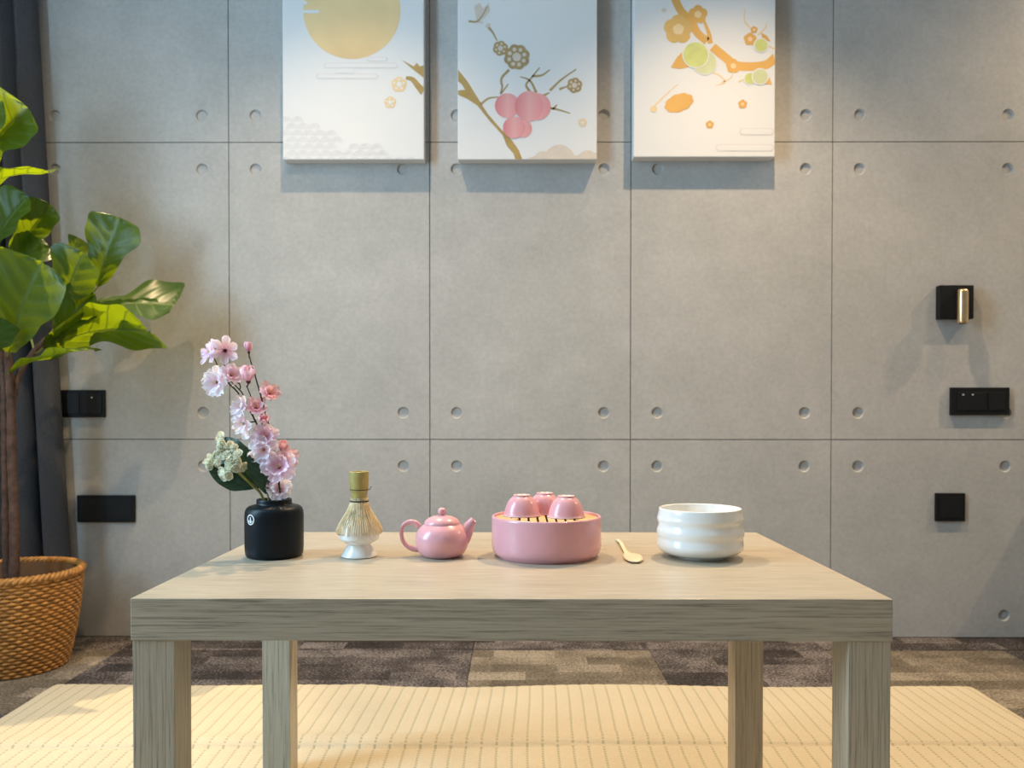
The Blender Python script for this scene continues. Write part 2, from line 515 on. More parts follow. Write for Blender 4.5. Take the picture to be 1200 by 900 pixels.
t, w, h, d = plate(1114.6, 1183.5, 454, 486.5, 0.012, 'long black switch plate with two tiny indicator lights under the wall lamp', 'switch', 'switch_plate')
o = box('rocker_key', -w*.40, w*.10, -d-.002, -d, h*.18, h*.82, M['black_key'], t, bev=0.0008)
for k in (-.30, -.14): box('indicator', w*k-.0025, w*k+.0025, -d-.0026, -d-.002, h*.72, h*.72+.003, M['print_white'], o)
box('rocker_key', w*.14, w*.42, -d-.002, -d, h*.18, h*.82, M['black_key'], t, bev=0.0008)
t, w, h, d = plate(1096.5, 1131.5, 578, 611, 0.009, 'small square black socket plate on its own below a panel joint', 'socket', 'socket_plate')
socket(t, w, h, d, (0,), w*.74)

a = at(1101.5, 373.5, W-0.026); b = at(1141.5, 334, W-0.026)
w, h = b.x-a.x, b.z-a.z
t = empty('wall_lamp', ((a.x+b.x)/2, W, a.z), 'black square wall lamp with a slim brass cylinder head', 'lamp')
box('back_box', -w/2, w/2, -0.026, 0, 0, h, M['black_plastic'], t, bev=0.0015)
g = at(1128, 358, W-0.05); gx, gr = g.x-t.location.x, 0.0155
top = at(1128, 339, W-0.05).z-t.location.z; bot = at(1128, 379, W-0.05).z-t.location.z
o = lathe('lamp_head', [(gr*.80, bot), (gr*.95, bot+.001), (gr, bot+.004), (gr, top-.008), (gr*.93, top-.003), (gr*.7, top)], M['brass'], t, 40, loc=(gx, -0.050, 0))
lathe('lens', [(0.0001, bot-.0004), (gr*.7, bot-.0004), (gr*.7, bot+.0005)], M['black_hole'], o, 32)
pts = [Vector((gx, -0.024, top-.004)), Vector((gx, -0.040, top+.001)), Vector((gx, -0.052, top-.004))]
tube('swivel_arm', crv(pts, 8), 0.005, M['black_plastic'], t, 10)

# ------------------------------------------------------------------ three canvases
M['canvas'] = simple('white_canvas', (0.70, 0.70, 0.70), 0.85, var=0.015, scale=600, bmp=0.15)
M['gold'] = simple('gold_print', (0.62, 0.40, 0.13), 0.6, var=0.12, scale=8)
M['gold_pale'] = simple('pale_gold_print', (0.74, 0.56, 0.32), 0.65, var=0.06, scale=9)
M['moon'] = simple('moon_print', (0.74, 0.54, 0.28), 0.65, var=0.12, scale=5)
M['brown'] = simple('brown_print', (0.38, 0.27, 0.12), 0.65, var=0.1)
M['taupe'] = simple('taupe_print', (0.62, 0.54, 0.46), 0.65, var=0.05)
M['olive_gold'] = simple('olive_gold_print', (0.40, 0.27, 0.09), 0.65, var=0.1)
M['blush'] = simple('blush_print', (0.65, 0.61, 0.605), 0.7, var=0.02)
M['orange'] = simple('orange_gold_print', (0.66, 0.37, 0.10), 0.65, var=0.1, scale=9)
M['lime'] = simple('lime_print', (0.52, 0.56, 0.20), 0.65, var=0.12, scale=20)
M['green_pale'] = simple('pale_green_print', (0.55, 0.58, 0.34), 0.65, var=0.08, scale=20)
def peach_mat():
    m, nt, b = nm('peach_print')
    sep = nt.nodes.new('ShaderNodeSeparateXYZ'); nt.links.new(coord(nt, 'Generated'), sep.inputs[0])
    nt.links.new(ramp(nt, sep.outputs[0], [(0.0, (0.62, 0.20, 0.22)), (0.5, (0.74, 0.37, 0.37)), (1.0, (0.72, 0.28, 0.29))]), b.inputs['Base Color'])
    b.inputs['Roughness'].default_value = 0.65
    return m
M['peach'] = peach_mat()
CD = 0.042
class Art:
    def __init__(s, px0, px1, pyb, ox, sc, label):
        yf = W-CD
        a = at(px0, pyb, yf); b = at(px1, pyb, yf)
        s.ox, s.sc = ox, sc
        s.t = empty('canvas_painting', ((a.x+b.x)/2, W, a.z), label, 'painting', None)
        s.w = b.x-a.x; s.n = 0; s.yf = yf
        box('canvas', -s.w/2, s.w/2, -CD, 0, 0, 0.60, M['canvas'], s.t, bev=0.002)
    def p(s, x, y):
        q = at(s.ox+x/s.sc, y/s.sc, s.yf); return (q.x-s.t.location.x, q.z-s.t.location.z)
    def clampx(s, q):
        return (max(-s.w/2+.0005, min(s.w/2-.0005, q[0])), max(0.001, q[1]))
    def poly(s, name, pts, mat, layer=0):
        pp = [s.clampx(s.p(*q)) for q in pts]
        y = -CD-0.0003-0.0003*layer
        mesh(name, [(x, y, z) for x, z in pp], [tuple(range(len(pp)))], M[mat], s.t)
    def disc(s, name, x, y, r, mat, layer=0, lobes=0, depth=0.0, rot=0.3, ry=None, tilt=0, a0=0, a1=2*PI):
        pts = []; n = 48
        for k in range(n + (0 if a1-a0 > 6.2 else 1)):
            a = a0+(a1-a0)*k/n
            rr = r*(1-depth+depth*abs(math.cos(lobes*(a+rot)/2))**0.6) if lobes else r
            dx, dy = rr*math.cos(a), rr*math.sin(a)*((ry/r) if ry else 1)
            pts.append((x+dx*math.cos(tilt)-dy*math.sin(tilt), y+dx*math.sin(tilt)+dy*math.cos(tilt)))
        s.poly(name, pts, mat, layer)
    def line(s, name, pts, w, mat, layer=0, taper=True):
        c = crv([(a, b, 0) for a, b in pts], 8*(len(pts)-1))
        L, R = [], []
        n = len(c)
        for i, q in enumerate(c):
            t = (c[min(i+1, n-1)]-c[max(i-1, 0)]).normalized()
            wi = w*(1-0.55*i/(n-1) if taper else 1)/2
            L.append((q.x-t.y*wi, q.y+t.x*wi)); R.append((q.x+t.y*wi, q.y-t.x*wi))
        s.poly(name, L+R[::-1], mat, layer)
    def rosette(s, x, y, r, mat, inner, layer=1, lobes=5):
        s.disc('printed_flower', x, y, r, mat, layer, lobes, 0.16)
        s.disc('printed_flower_heart', x, y, r*.34, inner, layer+1, 5, 0.1)
        for k in range(lobes):
            a = 2*PI*k/lobes-0.3
            s.disc('printed_flower_dot', x+r*.60*math.cos(a), y+r*.60*math.sin(a), r*.15, inner, layer+1)
    def bar(s, x0, x1, y, h, mat, layer=0):
        pts = []
        for k in range(13):
            a = PI/2+PI*k/12; pts.append((x0+h/2*math.cos(a), y+h/2*math.sin(a)))
        for k in range(13):
            a = -PI/2+PI*k/12; pts.append((x1+h/2*math.cos(a), y+h/2*math.sin(a)))
        s.poly('printed_cloud_bar', pts, mat, layer)
# moon canvas
A = Art(331.5, 497, 187, 320, 3.915, 'white canvas print of a golden moon above pale clouds')
A.poly('printed_moon', [(361.5+223*math.cos(2*PI*k/96), 48+223*math.sin(2*PI*k/96)) for k in range(96)], 'moon', 0)
A.bar(100, 205, 54, 15, 'canvas', 2); A.bar(60, 150, 14, 15, 'canvas', 2)
for (x0, x1, y) in ((245, 560, 301), (210, 470, 350)):
    A.bar(x0, x1, y, 26, 'blush', 0); A.bar(x0+2, x1-2, y, 18, 'canvas', 1)
A.bar(300, 362, 325, 22, 'canvas', 2); A.bar(440, 515, 272, 22, 'blush', 0); A.bar(440, 512, 272, 15, 'canvas', 1)
A.poly('printed_branch', [(590, 275), (645, 305), (660, 288), (672, 305), (692, 300), (692, 358), (650, 325)], 'olive_gold', 1)
A.line('printed_branch', [(692, 425), (665, 395), (640, 365), (610, 357)], 34, 'olive_gold', 1)
A.rosette(578, 388, 36, 'gold_pale', 'canvas', 1); A.rosette(537, 470, 28, 'gold_pale', 'canvas', 1)
vs, fs, mi = [], [], []
for r_ in range(7):
    yy = 552+r_*31
    for c_ in range(13):
        x = 60+c_*52+(26 if r_ % 2 else 0)
        top_ = 515+max(0, (x-110))*0.42 if x < 300 else (625 if 340 < x < 520 else 685)
        if yy-30 < top_ or x > 655: continue
        for rr in (27, 19, 11):
            b0 = len(vs)
            for ra in (rr, rr-2.0):
                for k in range(13):
                    an = PI+PI*(0.02+0.96*k/12)
                    q = A.clampx(A.p(x+ra*math.cos(an), yy+10+ra*math.sin(an)))
                    vs.append((q[0], -CD-0.0005, q[1]))
            fs += [(b0+k, b0+k+1, b0+14+k, b0+13+k) for k in range(12)]
o = mesh('printed_waves', vs, fs, M['blush'], A.t)
o['kind'] = 'stuff'
# peach canvas
A = Art(536.5, 699.5, 187, 520, 3.915, 'white canvas print of pink peaches on a brown branch')
A.poly('printed_trunk', [(66, 320), (110, 375), (150, 440), (200, 520), (260, 590), (310, 640), (345, 690), (360, 738), (328, 738), (320, 705), (290, 670), (270, 620), (215, 560), (155, 485), (110, 455), (66, 435), (66, 415), (98, 412), (85, 390), (66, 372)], 'olive_gold', 0)
for pts in ([(300, 320), (265, 360), (268, 400), (262, 430), (296, 385)], [(425, 425), (395, 370), (350, 352)], [(395, 420), (378, 390), (400, 360), (440, 310)], [(405, 350), (450, 345), (487, 320)], [(487, 415), (540, 365), (608, 318)], [(530, 410), (570, 395)], [(480, 495), (520, 502), (580, 520)], [(500, 502), (520, 480)], [(170, 478), (205, 452), (250, 445)], [(205, 125), (225, 150), (245, 188)], [(455, 440), (485, 425)]):
    A.line('printed_twig', pts, 12, 'brown', 0)
A.rosette(335, 262, 60, 'brown', 'taupe', 2, 8); A.rosette(260, 222, 35, 'brown', 'taupe', 1, 6)
A.rosette(600, 392, 36, 'brown', 'taupe', 1, 6); A.rosette(637, 563, 20, 'gold_pale', 'canvas', 1)
A.disc('printed_peach', 292, 485, 57, 'peach', 1); A.disc('printed_peach', 430, 490, 60, 'peach', 2, ry=62); A.disc('printed_peach', 392, 488, 65, 'peach', 3, ry=70)
A.disc('printed_peach', 362, 590, 42, 'peach', 2); A.disc('printed_peach', 322, 586, 50, 'peach', 4)
A.poly('printed_butterfly', [(150, 95), (140, 30), (165, 12), (180, 40), (205, 15), (212, 50), (190, 80), (170, 95), (185, 108), (110, 102), (112, 92)], 'taupe', 1)
A.line('printed_butterfly', [(115, 98), (150, 100), (175, 75), (200, 30)], 9, 'brown', 2)
A.disc('printed_bud', 203, 118, 13, 'taupe', 1, ry=9, tilt=-0.6)
for k_, (x, r_) in enumerate(((455, 40), (530, 68), (660, 44))):
    A.disc('printed_cloud', x, 736, r_*1.05, 'taupe', 1+k_, a0=PI, a1=2*PI)
A.poly('printed_cloud', [(375, 736), (420, 715), (640, 712), (701, 700), (701, 736)], 'taupe', 0.4)
# plum canvas
A = Art(742.5, 908, 184, 720, 3.914, 'white canvas print of gold blossoms and green plums on an orange branch')
A.line('printed_branch', [(275, -10), (305, 50), (350, 95), (380, 150), (425, 190)], 36, 'orange', 0, taper=False)
A.line('printed_branch', [(440, 200), (432, 150), (408, 90)], 24, 'orange', 0)
A.line('printed_branch', [(740, 262), (700, 295), (640, 305), (560, 300), (510, 265), (450, 215)], 40, 'orange', 0, taper=False)
for pts in ([(440, 325), (490, 352), (505, 380), (465, 392)], [(490, 380), (530, 360), (545, 335)], [(622, 128), (597, 95), (598, 40)], [(660, 160), (690, 130), (697, 108)], [(742, 228), (715, 215), (690, 205)], [(180, 490), (230, 440), (292, 385)], [(570, 376), (598, 360), (625, 340)]):
    A.line('printed_twig', pts, 8, 'gold_pale', 0)
for c_ in ((293, 135, 68), (383, 67, 44), (545, 303, 34), (622, 180, 30), (640, 137, 17), (588, 478, 21), (437, 572, 19)):
    A.disc('printed_blossom', c_[0], c_[1], c_[2], 'orange' if c_[2] < 60 else 'gold', 1, 5, 0.22)
    A.disc('printed_blossom_heart', c_[0], c_[1], c_[2]*.38, 'gold_pale', 2, 5, 0.15)
A.poly('printed_leaf', [(258, 310), (285, 265), (315, 235), (345, 280), (350, 306), (300, 316)], 'orange', 1)
A.poly('printed_leaf', [(672, 150), (700, 165), (716, 192), (680, 180)], 'orange', 1)
A.poly('printed_leaf', [(690, 345), (712, 360), (722, 388), (690, 386)], 'orange', 1)
for c_ in ((415, 288, 52, 'green_pale', 2), (372, 252, 57, 'lime', 4), (672, 208, 29, 'lime', 3), (622, 360, 25, 'lime', 2), (668, 352, 34, 'green_pale', 3)):
    A.disc('printed_plum_edge', c_[0], c_[1], c_[2]+5, 'canvas', c_[4]-0.5); A.disc('printed_plum', c_[0], c_[1], c_[2], c_[3], c_[4])
A.disc('printed_chrysanthemum', 296, 472, 70, 'orange', 1, 9, 0.12, ry=42, tilt=-0.35)
A.disc('printed_bud', 180, 500, 15, 'gold_pale', 1); A.disc('printed_bud', 227, 48, 10, 'taupe', 1)
for x0, x1, y in ((590, 715, 604), (480, 715, 678)):
    A.bar(x0, x1, y, 34, 'blush', 0); A.bar(x0+3, x1-3, y, 26, 'canvas', 1)

# ------------------------------------------------------------------ things on the table
TZ = 0.450
def base_center(px, py_front, r):
    """where a round thing stands: its front contact pixel and its foot radius"""
    q = on(px, py_front, TZ); return Vector((q.x*(q.y+r)/q.y, q.y+r, TZ))
def sil(c, rows, cx):
    """silhouette rows (half width px, py) -> lathe profile about the centre c"""
    k = (c.y-CAM.y)/F_PX
    return [(hw*k, at(cx, py, c.y).z-c.z) for hw, py in rows]
def smooth_prof(prof, n):
    return [(max(p.x, 0.0), p.y) for p in crv([(r, z, 0) for r, z in prof], n)]

# --- black vase
vc = base_center(321.5, 657, 0.040)
vase = empty('vase', vc, 'matt black squat vase with a small round white emblem', 'vase')
kx = vc.y/F_PX
R = 33.6*kx
zt = at(321.5, 584.5, vc.y).z-TZ
zs = zt-0.0085
prof = [(R*.0, 0.0), (R*.86, 0.0), (R*.93, .001), (R*.975, .004), (R*.99, .009), (R, .016), (R, .040), (R, zs-.016), (R*.985, zs-.0095), (R*.94, zs-.005), (R*.86, zs-.0022), (R*.74, zs-.0006), (R*.63, zs), (R*.605, zs+.001), (R*.60, zs+.004), (R*.60, zt-.001), (R*.585, zt), (R*.545, zt), (R*.53, zt-.0012), (R*.53, zt-.012), (R*.60, zt-.02), (R*.9, zt-.03), (R*.92, .012), (0.0, .008)]
lathe('body', prof, M['vase_black'], vase, 96)
# emblem wrapped on the wall of the vase
ang = math.radians(-74-50.5); ez = at(296, 607.5, vc.y-0.02).z-TZ
def wrap(name, shapes, parent, rad, a0, z0, mat):
    vs, fs = [], []
    for sh in shapes:
        b0 = len(vs)
        for x, z in sh['v']:
            a = a0+x/rad
            vs.append((rad*math.cos(a), rad*math.sin(a), z0+z))
        fs += [tuple(b0+i for i in f) for f in sh['f']]
    return mesh(name, vs, fs, mat, parent)
n = 40
ringv = [(0.0080*math.cos(2*PI*k/n), 0.0080*math.sin(2*PI*k/n)) for k in range(n)]+[(0.0062*math.cos(2*PI*k/n), 0.0062*math.sin(2*PI*k/n)) for k in range(n)]
ringf = [(k, (k+1) % n, n+(k+1) % n, n+k) for k in range(n)]
e = wrap('emblem', [{'v': ringv, 'f': ringf}], vase, R+0.0003, ang, ez, M['print_white'])
fig = [[(-.0019, -.0050), (.0021, -.0050), (.0015, .0010), (.0008, .0042), (-.0006, .0042), (-.0012, .0010)], [(-.0050, -.0030), (-.0026, -.0046), (-.0022, -.0018), (-.0040, -.0006)], [(.0026, -.0044), (.0048, -.0028), (.0036, -.0010), (.0024, -.0020)]]
wrap('emblem_figure', [{'v': f, 'f': [tuple(range(len(f)))]} for f in fig], e, R+0.0004, ang, ez, M['print_white'])

# --- whisk rest and bamboo whisk
wc = base_center(421, 655.5, 0.026)
rows_ = [(0.001, 655), (19, 655), (20.8, 654.2), (20.5, 652.5), (17.5, 647.5), (14.0, 642.5), (13.6, 640.5), (16.5, 638.6), (21, 636), (23.2, 632.5), (22.6, 627), (20.6, 619), (17.2, 609), (12.6, 600), (6.5, 594.5), (0.001, 593)]
rest = empty('whisk_rest', wc, 'white porcelain stand holding the bamboo tea whisk', 'whisk stand')
p_ = sil(wc, rows_, 421); p_[0] = (0.0, 0.0); z_off = p_[1][1]
p_ = [(r, max(0.0, z-z_off)) for r, z in p_]
lathe('stand_body', smooth_prof(p_[1:], 70), M['white_ceramic'], rest, 64)
M['tine'] = simple('split_bamboo', (0.78, 0.62, 0.36), 0.45, var=0.25, scale=120)
M['handle_bamboo'] = simple('olive_bamboo', (0.42, 0.34, 0.11), 0.38, var=0.12, scale=50)
M['thread'] = simple('black_thread', (0.012, 0.012, 0.012), 0.7)
zz = lambda py: at(421, py, wc.y).z-TZ
whisk = empty('tea_whisk', (wc.x, wc.y, TZ), 'bamboo tea whisk with fine splayed tines and a thick handle', 'whisk')
lathe('handle', smooth_prof([(9.2*kx, zz(588)), (9.3*kx, zz(581)), (9.6*kx, zz(577)), (10.6*kx, zz(575)), (10.7*kx, zz(573.5)), (10.8*kx, zz(570)), (11.2*kx, zz(562)), (11.3*kx, zz(554)), (10.9*kx, zz(552.6)), (8.9*kx, zz(552.4)), (8.4*kx, zz(556)), (0.0002, zz(557))], 60), M['handle_bamboo'], whisk, 40)
vs, fs = [], []
NT = 62
random.seed(11)
key = [(9.9, 586), (12.6, 595), (17.6, 604), (22.8, 612.5), (26.2, 619.4), (26.6, 622.6), (25.2, 625.0)]
for k in range(NT):
    a = 2*PI*k/NT+random.uniform(-.02, .02); s_ = 1+random.uniform(-.025, .02)
    c = crv([(r*kx*(1 if i < 2 else s_), zz(y), 0) for i, (r, y) in enumerate(key)], 14)
    pts = [Vector((q.x*math.cos(a), q.x*math.sin(a), q.y)) for q in c]
    rad = [0.00050+0.00035*math.sin(PI*i/14) for i in range(15)]
    tube_geo(pts, rad, 5, vs, fs)
o = mesh('tines', vs, fs, M['tine'], whisk, True); o['kind'] = 'stuff'
vs, fs = [], []
for k in range(40):                      # the split collar above the tines
    a = 2*PI*(k+.5)/40
    pts = [Vector((r*kx*math.cos(a), r*kx*math.sin(a), zz(y))) for r, y in ((9.6, 583), (10.2, 588), (11.8, 594), (14.6, 601))]
    tube_geo(pts, 0.0008, 5, vs, fs)
o = mesh('inner_tines', vs, fs, M['tine'], whisk, True); o['kind'] = 'stuff'
circ = lambda r, z, n=40, w=0.0: [Vector((r*math.cos(2*PI*k/n), r*math.sin(2*PI*k/n), z+w*math.sin(4*PI*k/n))) for k in range(n)]
tube('thread_band', circ(10.6*kx, zz(587)), 0.0010, M['thread'], whisk, 8, closed=True)
pts = circ(10.9*kx, zz(573.6), 30, 0.0003)[3:28]+[Vector((13.2*kx, -.004, zz(573))), Vector((15.2*kx, -.006, zz(569.5)))]
tube('thread_tail', pts, 0.0005, M['thread'], whisk, 6)

# --- pink teapot
tc = base_center(518, 655, 0.022)
kt = tc.y/F_PX
pot = empty('teapot', tc, 'small round pink teapot with a knobbed lid', 'teapot')
zq = lambda py: at(518, py, tc.y).z-TZ
zb = zq(654)
body = [(16.5, 654), (21.5, 653), (26, 649.5), (29.6, 643), (31.4, 635), (30.6, 628), (27.2, 621.5), (22.5, 617), (20.2, 615.4), (19.4, 615.6)]
bp = [(r*kt, max(0, zq(y)-zb)) for r, y in body]
bp = [(0.0, 0.0005), (14*kt, 0.0005), (15.4*kt, 0)]+smooth_prof(bp, 40)+[(18.6*kt, zq(618)-zb)]
pb = lathe('body', bp, M['pink_ceramic'], pot, 72)
lid = [(18.9, 617), (20.6, 616.6), (21.0, 615.2), (20.2, 612.8), (17, 609.6), (11.5, 607), (6, 606), (2.6, 605.6)]
lo = lathe('lid', smooth_prof([(r*kt, zq(y)-zb) for r, y in lid], 30), M['pink_ceramic'], pot, 64)
kn = [(2.6, 606.5), (2.4, 605), (3.6, 603.8), (4.9, 601.4), (4.4, 598.8), (2.4, 597.2), (0.01, 596.8)]
lathe('knob', smooth_prof([(r*kt, zq(y)-zb) for r, y in kn], 24), M['pink_ceramic'], lo, 32)
hp = [(491.5, 619), (486, 614.6), (479, 613.8), (472, 618.5), (470.5, 627), (472.5, 636), (478.5, 642.4), (486, 645.3), (492, 645.2)]
pts = crv([at(x, y, tc.y)-Vector(tc)-Vector((0, 0, zb)) for x, y in hp], 40)
tube('handle', pts, [0.0039+0.0008*math.cos(2*PI*i/40) for i in range(41)], M['pink_ceramic'], pot, 14)
sp = [(534, 636, 15.0), (541, 630.5, 12.0), (546.5, 624, 8.6), (549.6, 618.5, 6.4), (552.6, 614.2, 4.9), (555.4, 611.2, 4.3)]
cp = crv([at(x, y, tc.y)-Vector(tc)-Vector((0, 0, zb)) for x, y, r in sp], 26)
rp = crv1([r*kt for x, y, r in sp], 26)
vs, fs = tube_geo(cp, rp, 18)
fs.pop(); nb = len(vs)-18                # open mouth, folded inwards
inner = [vs[nb+k]*0.0+(cp[-1]+(vs[nb+k]-cp[-1])*0.72) for k in range(18)]
deep = [(cp[-5]+(vs[nb+k]-cp[-1])*0.6) for k in range(18)]
i0 = len(vs); vs += inner; i1 = len(vs); vs += deep
for k in range(18):
    k2 = (k+1) % 18
    fs.append((nb+k, nb+k2, i0+k2, i0+k)); fs.append((i0+k, i0+k2, i1+k2, i1+k))
fs.append(tuple(i1+k for k in range(18)))
mesh('spout', vs, fs, M['pink_ceramic'], pot, True)

# --- pink drum tray with its slatted board and three cups
ac = base_center(640, 661.5, 0.074)
ka = ac.y/F_PX
tray = empty('tea_tray', ac, 'round pink drum-shaped tea tray with a slatted bamboo board', 'tea tray')
RT = 64.0*ka
ztop = at(640, 603.8, ac.y).z-TZ
lathe('tray_body', [(0, .004), (RT*.86, .004), (RT*.865, .0005), (RT*.90, 0), (RT*.91, .003), (RT*.955, .0055), (RT*.985, .0105), (RT, .018), (RT, ztop-.004), (RT*.998, ztop-.001), (RT*.985, ztop), (RT*.962, ztop), (RT*.95, ztop-.0012), (RT*.947, ztop-.02), (RT*.93, ztop-.03), (0, ztop-.03)], M['pink_ceramic'], tray, 112)
zbd = ztop-0.0035
RB = RT*.940
def ring_board():
    r0, r1, t = RB*.70, RB, 0.004
    return [(r0, zbd-t), (r1, zbd-t), (r1, zbd-.0004), (r1-.0006, zbd), (r0+.0003, zbd), (r0, zbd-.0004), (r0, zbd-t)]
vs, fs = lathe_geo(ring_board(), 80); fs = fs[:-2]
mesh('board_ring', vs, fs, M['bamboo'], tray, False)
ri = RB*.70; ns = 8; wsl = 2*ri/ns
for i in range(ns):
    x0, x1 = -ri+i*wsl+.0016, -ri+(i+1)*wsl-.0016
    h0 = math.sqrt(max(0, (ri+.002)**2-max(abs(x0), abs(x1))**2))
    if h0 < .006: continue
    box('board_slat', x0, x1, -h0, h0, zbd-.004, zbd-.0002, M['bamboo'], tray, bev=0.0005)
def make_cup():
    rr, hh = 0.0298, 0.0325
    t = empty('tea_cup', (0, 0, 0))
    outer = smooth_prof([(rr, 0), (rr*.985, .0012), (rr*.93, .004), (rr*.885, .010), (rr*.79, .0180), (rr*.66, .0246), (rr*.51, .0290), (rr*.45, .0300)], 36)
    foot = [(rr*.440, .0308), (rr*.45, hh-.0008), (rr*.45, hh), (rr*.39, hh), (rr*.37, hh-.001), (rr*.35, .0308), (0, .0306)]
    inn = [(0, .027), (rr*.45, .0262), (rr*.68, .022), (rr*.80, .016), (rr*.86, .009), (rr*.92, .002), (rr*.97, 0)]
    b = lathe('cup_body', inn+outer+foot, M['pink_ceramic'], t, 56)
    lathe('foot_ring', [(rr*.452, hh-.0008), (rr*.447, hh+.0002), (rr*.385, hh+.0002), (rr*.37, hh-.0012)], M['pink_rim'], b, 40)
    vs, fs = lathe_geo([(rr*1.004, .0001), (rr*1.012, .0009), (rr*.988, .0016)], 56); fs = fs[:-2]
    mesh('lip', vs, fs, M['pink_rim'], b, True)
    return t
cup = make_cup()
zc = TZ+zbd
specs = [(611.5, 607.0, 'upturned pink tea cup on the tray board, on the teapot side'), (663.5, 608.5, 'upturned pink tea cup on the tray board, on the white bowl side'), (638.5, 604, 'upturned pink tea cup on the tray board, behind the other two')]
for i, (px, py, lab) in enumerate(specs):
    t = cup if i == 0 else copy_tree(cup)
    q = on(px, py, zc); r = 0.0298
    c = Vector((q.x*(q.y+r)/q.y, q.y+r, zc+.0002))
    t.location = c; t.rotation_euler.z = i*1.1
    tag(t, lab, 'cup', 'upturned cups on the tea tray')

# --- bamboo scoop
M['scoop'] = simple('pale_bamboo', (0.84, 0.73, 0.52), 0.4, var=0.1, scale=90)
key = [(744.5, 660.8, .0072, .0030), (742.8, 657, .0135, .0012), (740, 652.6, .0128, .0010), (735, 649.6, .0046, .0014), (731.5, 646, .0030, .0030), (728, 640.5, .0028, .0052), (725.5, 637, .0027, .0040), (723, 633.5, .0026, .0016)]
s1 = on(742, 658, TZ)
scoop = empty('tea_scoop', s1, 'slender pale bamboo tea scoop lying between tray and bowl', 'scoop')
NS = 48
cl = crv([on(x, y, TZ)-s1+Vector((0, 0, z)) for x, y, w, z in key], NS)
cw = crv1([w for x, y, w, z in key], NS)
vs, fs = [], []
for i, c in enumerate(cl):
    t_ = cl[min(i+1, NS)]-cl[max(i-1, 0)]; t_.z = 0; t_.normalize(); sd = Vector((t_.y, -t_.x, 0))
    for th, order in ((0.0017, (-1, -.5, 0, .5, 1)), (0.0, (1, .5, 0, -.5, -1))):
        for q_ in order:
            vs.append(c+sd*(q_*cw[i])+Vector((0, 0, th+0.14*cw[i]*q_*q_)))
for i in range(NS):
    for k in range(10):
        fs.append((i*10+k, i*10+(k+1) % 10, (i+1)*10+(k+1) % 10, (i+1)*10+k))
fs.append(tuple(range(9, -1, -1))); fs.append(tuple(NS*10+k for k in range(10)))
mz = min(v.z for v in vs)
mesh('scoop_blade', [v-Vector((0, 0, mz)) for v in vs], fs, M['scoop'], scoop, True)

# --- white ridged bowl
bc = base_center(820, 657.5, 0.038)
kb = bc.y/F_PX
zw = lambda py: at(820, py, bc.y).z-TZ
rows_ = [(47.4, 598.6), (48.0, 602), (48.8, 607), (49.4, 611), (48.2, 615.5), (48.4, 619), (50.2, 624), (50.0, 628.5), (48.9, 632.5), (49.6, 637), (50.2, 641), (48.6, 645.5), (44, 649.4), (37, 652), (30, 653.2), (29, 654.2), (28.6, 655.6)]
zo = zw(655.6)
out_ = smooth_prof([(r*kb, zw(y)-zo) for r, y in rows_[::-1]], 84)
zr = out_[-1][1]
inn = [(46.6*kb, zr+.0006), (45.4*kb, zr+.0001), (44.8*kb, zr-.003), (45.5*kb, zr-.02), (45.2*kb, zr-.038), (39*kb, .014), (22*kb, .0085), (0, .0075)]
bowl = empty('tea_bowl', bc, 'white porcelain tea bowl with soft horizontal ridges', 'bowl')
def ridg(r, z, a, i):
    if i < 20 or i > 88: return r
    return r*(1+0.006*math.sin(2*a+z*260)+0.004*math.sin(3*a+1))
lathe('bowl_body', [(0, .003), (25.5*kb, .003), (26.5*kb, 0)]+out_+inn, M['white_ceramic'], bowl, 96, mod=ridg)

# ------------------------------------------------------------------ blossom branches in the vase
def petal_mat(name, inner, outer):
    m, nt, b = nm(name)
    sep = nt.nodes.new('ShaderNodeSeparateXYZ'); nt.links.new(coord(nt), sep.inputs[0])
    n = noise(nt, coord(nt), 6, 3)
    f = mth(nt, 'ADD', sep.outputs[0], mth(nt, 'MULTIPLY', mth(nt, 'SUBTRACT', n, 0.5), 0.35))
    c = ramp(nt, f, [(0.12, inner), (0.62, outer), (1.0, tuple(min(1, q*1.08) for q in outer))])
    nt.links.new(c, b.inputs['Base Color'])
    b.inputs['Roughness'].default_value = 0.6; b.inputs['Specular IOR Level'].default_value = 0.2
    tr = nt.nodes.new('ShaderNodeBsdfTranslucent'); nt.links.new(c, tr.inputs[0])
    mx = nt.nodes.new('ShaderNodeMixShader'); mx.inputs[0].default_value = 0.45
    out = nt.nodes['Material Output']
    nt.links.new(b.outputs[0], mx.inputs[1]); nt.links.new(tr.outputs[0], mx.inputs[2]); nt.links.new(mx.outputs[0], out.inputs[0])
    return m
PM = {'pale': petal_mat('lilac_petal', (0.92, 0.50, 0.68), (0.97, 0.82, 0.92)),
      'white': petal_mat('white_petal', (0.95, 0.70, 0.82), (0.97, 0.91, 0.96)),
      'pink': petal_mat('pink_petal', (0.90, 0.38, 0.54), (0.97, 0.72, 0.80)),
      'salmon': petal_mat('salmon_petal', (0.92, 0.40, 0.50), (0.97, 0.66, 0.70)),
      'cream': petal_mat('cream_petal', (0.95, 0.94, 0.80), (0.95, 0.94, 0.80))}
M['bark'] = simple('dark_twig', (0.035, 0.018, 0.018), 0.6, var=0.3, scale=150, bmp=0.3)
M['calyx'] = simple('dark_red_calyx', (0.09, 0.018, 0.03), 0.6, var=0.2)
M['stamen'] = simple('yellow_stamen', (0.80, 0.62, 0.30), 0.6)
